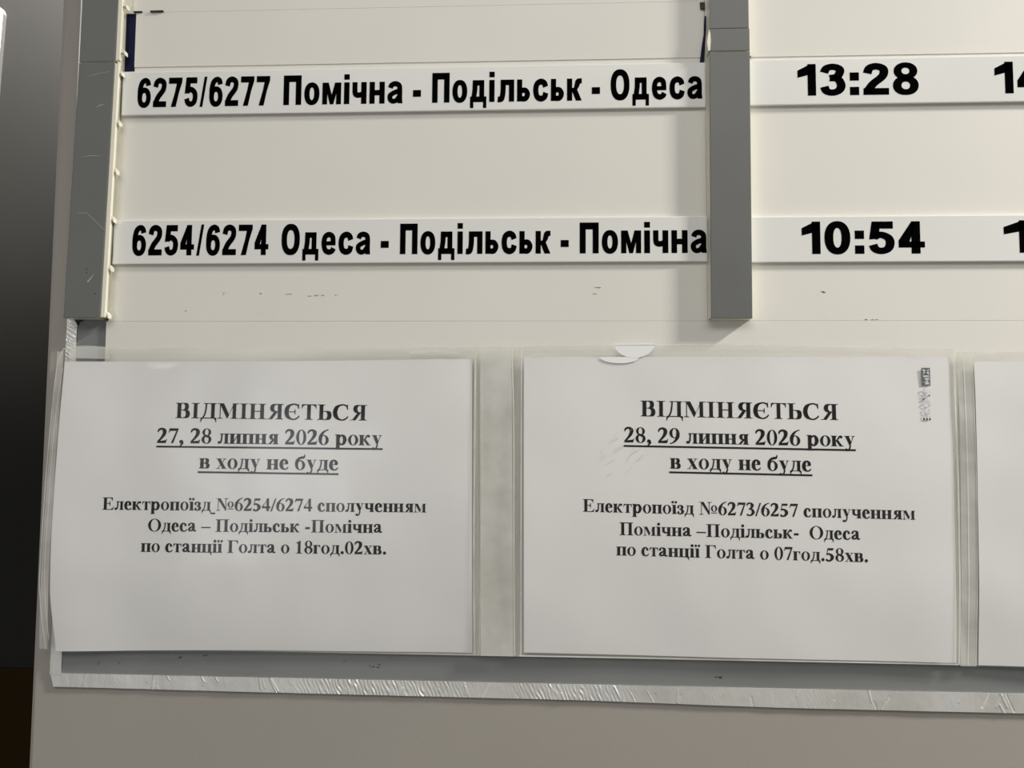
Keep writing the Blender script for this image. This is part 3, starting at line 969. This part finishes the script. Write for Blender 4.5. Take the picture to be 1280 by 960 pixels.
s1, f1 = sleeve('clear plastic sleeve around the leftmost notice, overhanging the foil edge',
                [(0, -358.5), (.1, -362.5), (.35, -365.6), (.75, -367.4), (1, -361.5)], [(0, -51.2), (.5, -47.5), (1, -48.6)],
                [(0, 60.0), (.3, 60.8), (1, 61.6)], [(0, -159.2), (.5, -157.4), (1, -156.8)], d1,
                [((-361.5, -365.8), (-356.8, -359.6), -157, 58)], [([(-52.6, 59), (-52.4, 0), (-52.2, -80), (-51.6, -156)], 1.2), ([(-48.4, 60), (-47.0, 0), (-46.8, -80), (-48.4, -156)], .5),
                     ([(-357, 59.6), (-361, 44), (-363.4, -8), (-365.4, -90), (-365.5, -118), (-361, -157)], .7),
                     ([(-356.6, 46), (-359.6, 10), (-361.4, -60), (-362.0, -110), (-358.5, -150)], .5),
                     ([(-357, 60.2), (-250, 60.6), (-120, 61.2), (-52, 61.6)], .5), ([(-100, 57.8), (-80, 58.6), (-66, 57.4)], 1.6)],
                [(-281, 51.4, 12, 4.4)], [])
s2, f2 = sleeve('clear plastic sleeve around the middle notice, with silver lettering in its upper right corner',
                [(0, -51.0), (1, -48.0)], [(0, 282.5), (1, 279.8)], [(0, 61.6), (.5, 63.2), (1, 60.2)], [(0, -156.0), (.5, -155.4), (1, -155.6)], d2,
                [((-49, -47), (-26.5, -24), -155.8, 61.4)],
                [([(-26.2, 60), (-24.6, 0), (-24.0, -80), (-23.2, -155)], .7), ([(-19.4, 60), (-18.9, -155)], .6),
                 ([(281.9, 60), (281.4, 0), (280.8, -80), (279.6, -155)], 1.0), ([(-50, 61.7), (60, 63.4), (170, 63.0), (282, 60.4)], .6),
                 ([(120, 55.4), (131, 59.6), (150, 59.8), (170, 55.6)], .35), ([(214, 55.6), (224, 60.4), (240, 60.2), (262, 55.6)], .35), ([(-10, 55.4), (8, 59.2), (24, 59.6), (40, 55.8)], .35),
                 ([(-20, -155.2), (130, -155.2), (279, -155.4)], .8)],
                [], [(60.8, 64.4, 14.4, 10.4), (50.5, 54.6, 14.0, 4.6)])
s3, f3 = sleeve('clear plastic sleeve at the right edge around the cut off sheet',
                [(0, 284.6), (1, 281.0)], [(0, 600), (1, 598)], [(0, 58.6), (1, 60)], [(0, -157.2), (1, -157.6)], d3,
                [((284.8, 281.2), (294.8, 291.6), -156.8, 58.2)],
                [([(288.8, 54), (288.0, -40), (286.0, -156)], .7), ([(294.8, 44), (293.6, -50), (291.4, -156)], .5), ([(285, 58.4), (312, 58.2), (340, 59.6), (598, 60)], .6)],
                [], [])

bm = bmesh.new()
sheet(bm, [(0, -353), (1, -352.4)], [(0, -323.4), (1, -322.6)], [(0, 61.8), (.5, 62.4), (1, 61.6)], [(0, 53.2), (1, 52.6)], lambda x, z: d1(x, z) + 1.2, 12, 5)
link('clear_tape', bm, M['strip'], s1, smooth=True)

# silver lettering printed on the middle sleeve, reading upwards
bm = bmesh.new()


def up_text(bm, text, z0, z1, xb, cap, up):
    shp, lo, hi = set_text(WIDE, text)
    k = (z1 - z0) / (hi - lo)
    for q in shp:
        vs = [bm.verts.new(V(xb - y * cap / 716, f2(xb, z0) + up, z0 + (x - lo) * k)) for x, y in q]
        f = bm.faces.new(vs)
        f.normal_update()
        if f.normal.y > 0:
            f.normal_flip()


up_text(bm, 'ECONO', 10.8, 33.4, 264.6, 4.9, 0.12)
link('silver_lettering', bm, M['silver'], s2)
bm = bmesh.new()
flat(bm, [(259.4, 34.6), (265.4, 34.6), (265.4, 47.2), (259.4, 47.2)], f2(262, 41) + 0.12)
o = link('silver_lettering', bm, M['silverdark'], s2)
bm = bmesh.new()
up_text(bm, 'MIX', 35.6, 46.2, 264.4, 4.0, 0.25)
link('silver_lettering', bm, M['silver'], o)

# faint rubbed scratches on the middle sleeve
bm = bmesh.new()
for k in range(26):
    x = 36 + rnd.uniform(0, 26)
    z = -18 + rnd.uniform(-14, 22)
    if abs((z + 18) - (x - 48) * .9) > 17:
        continue
    l, a = rnd.uniform(2, 7), rnd.uniform(.5, 1.1)
    ribbon(bm, crom([(x, z), (x + l * .5 * math.cos(a), z + l * .5 * math.sin(a) + rnd.uniform(-.5, .5)), (x + l * math.cos(a), z + l * math.sin(a))], 3), rnd.uniform(.12, .3), f2, 0.12)
link('scratch', bm, M['smudge'], s2)
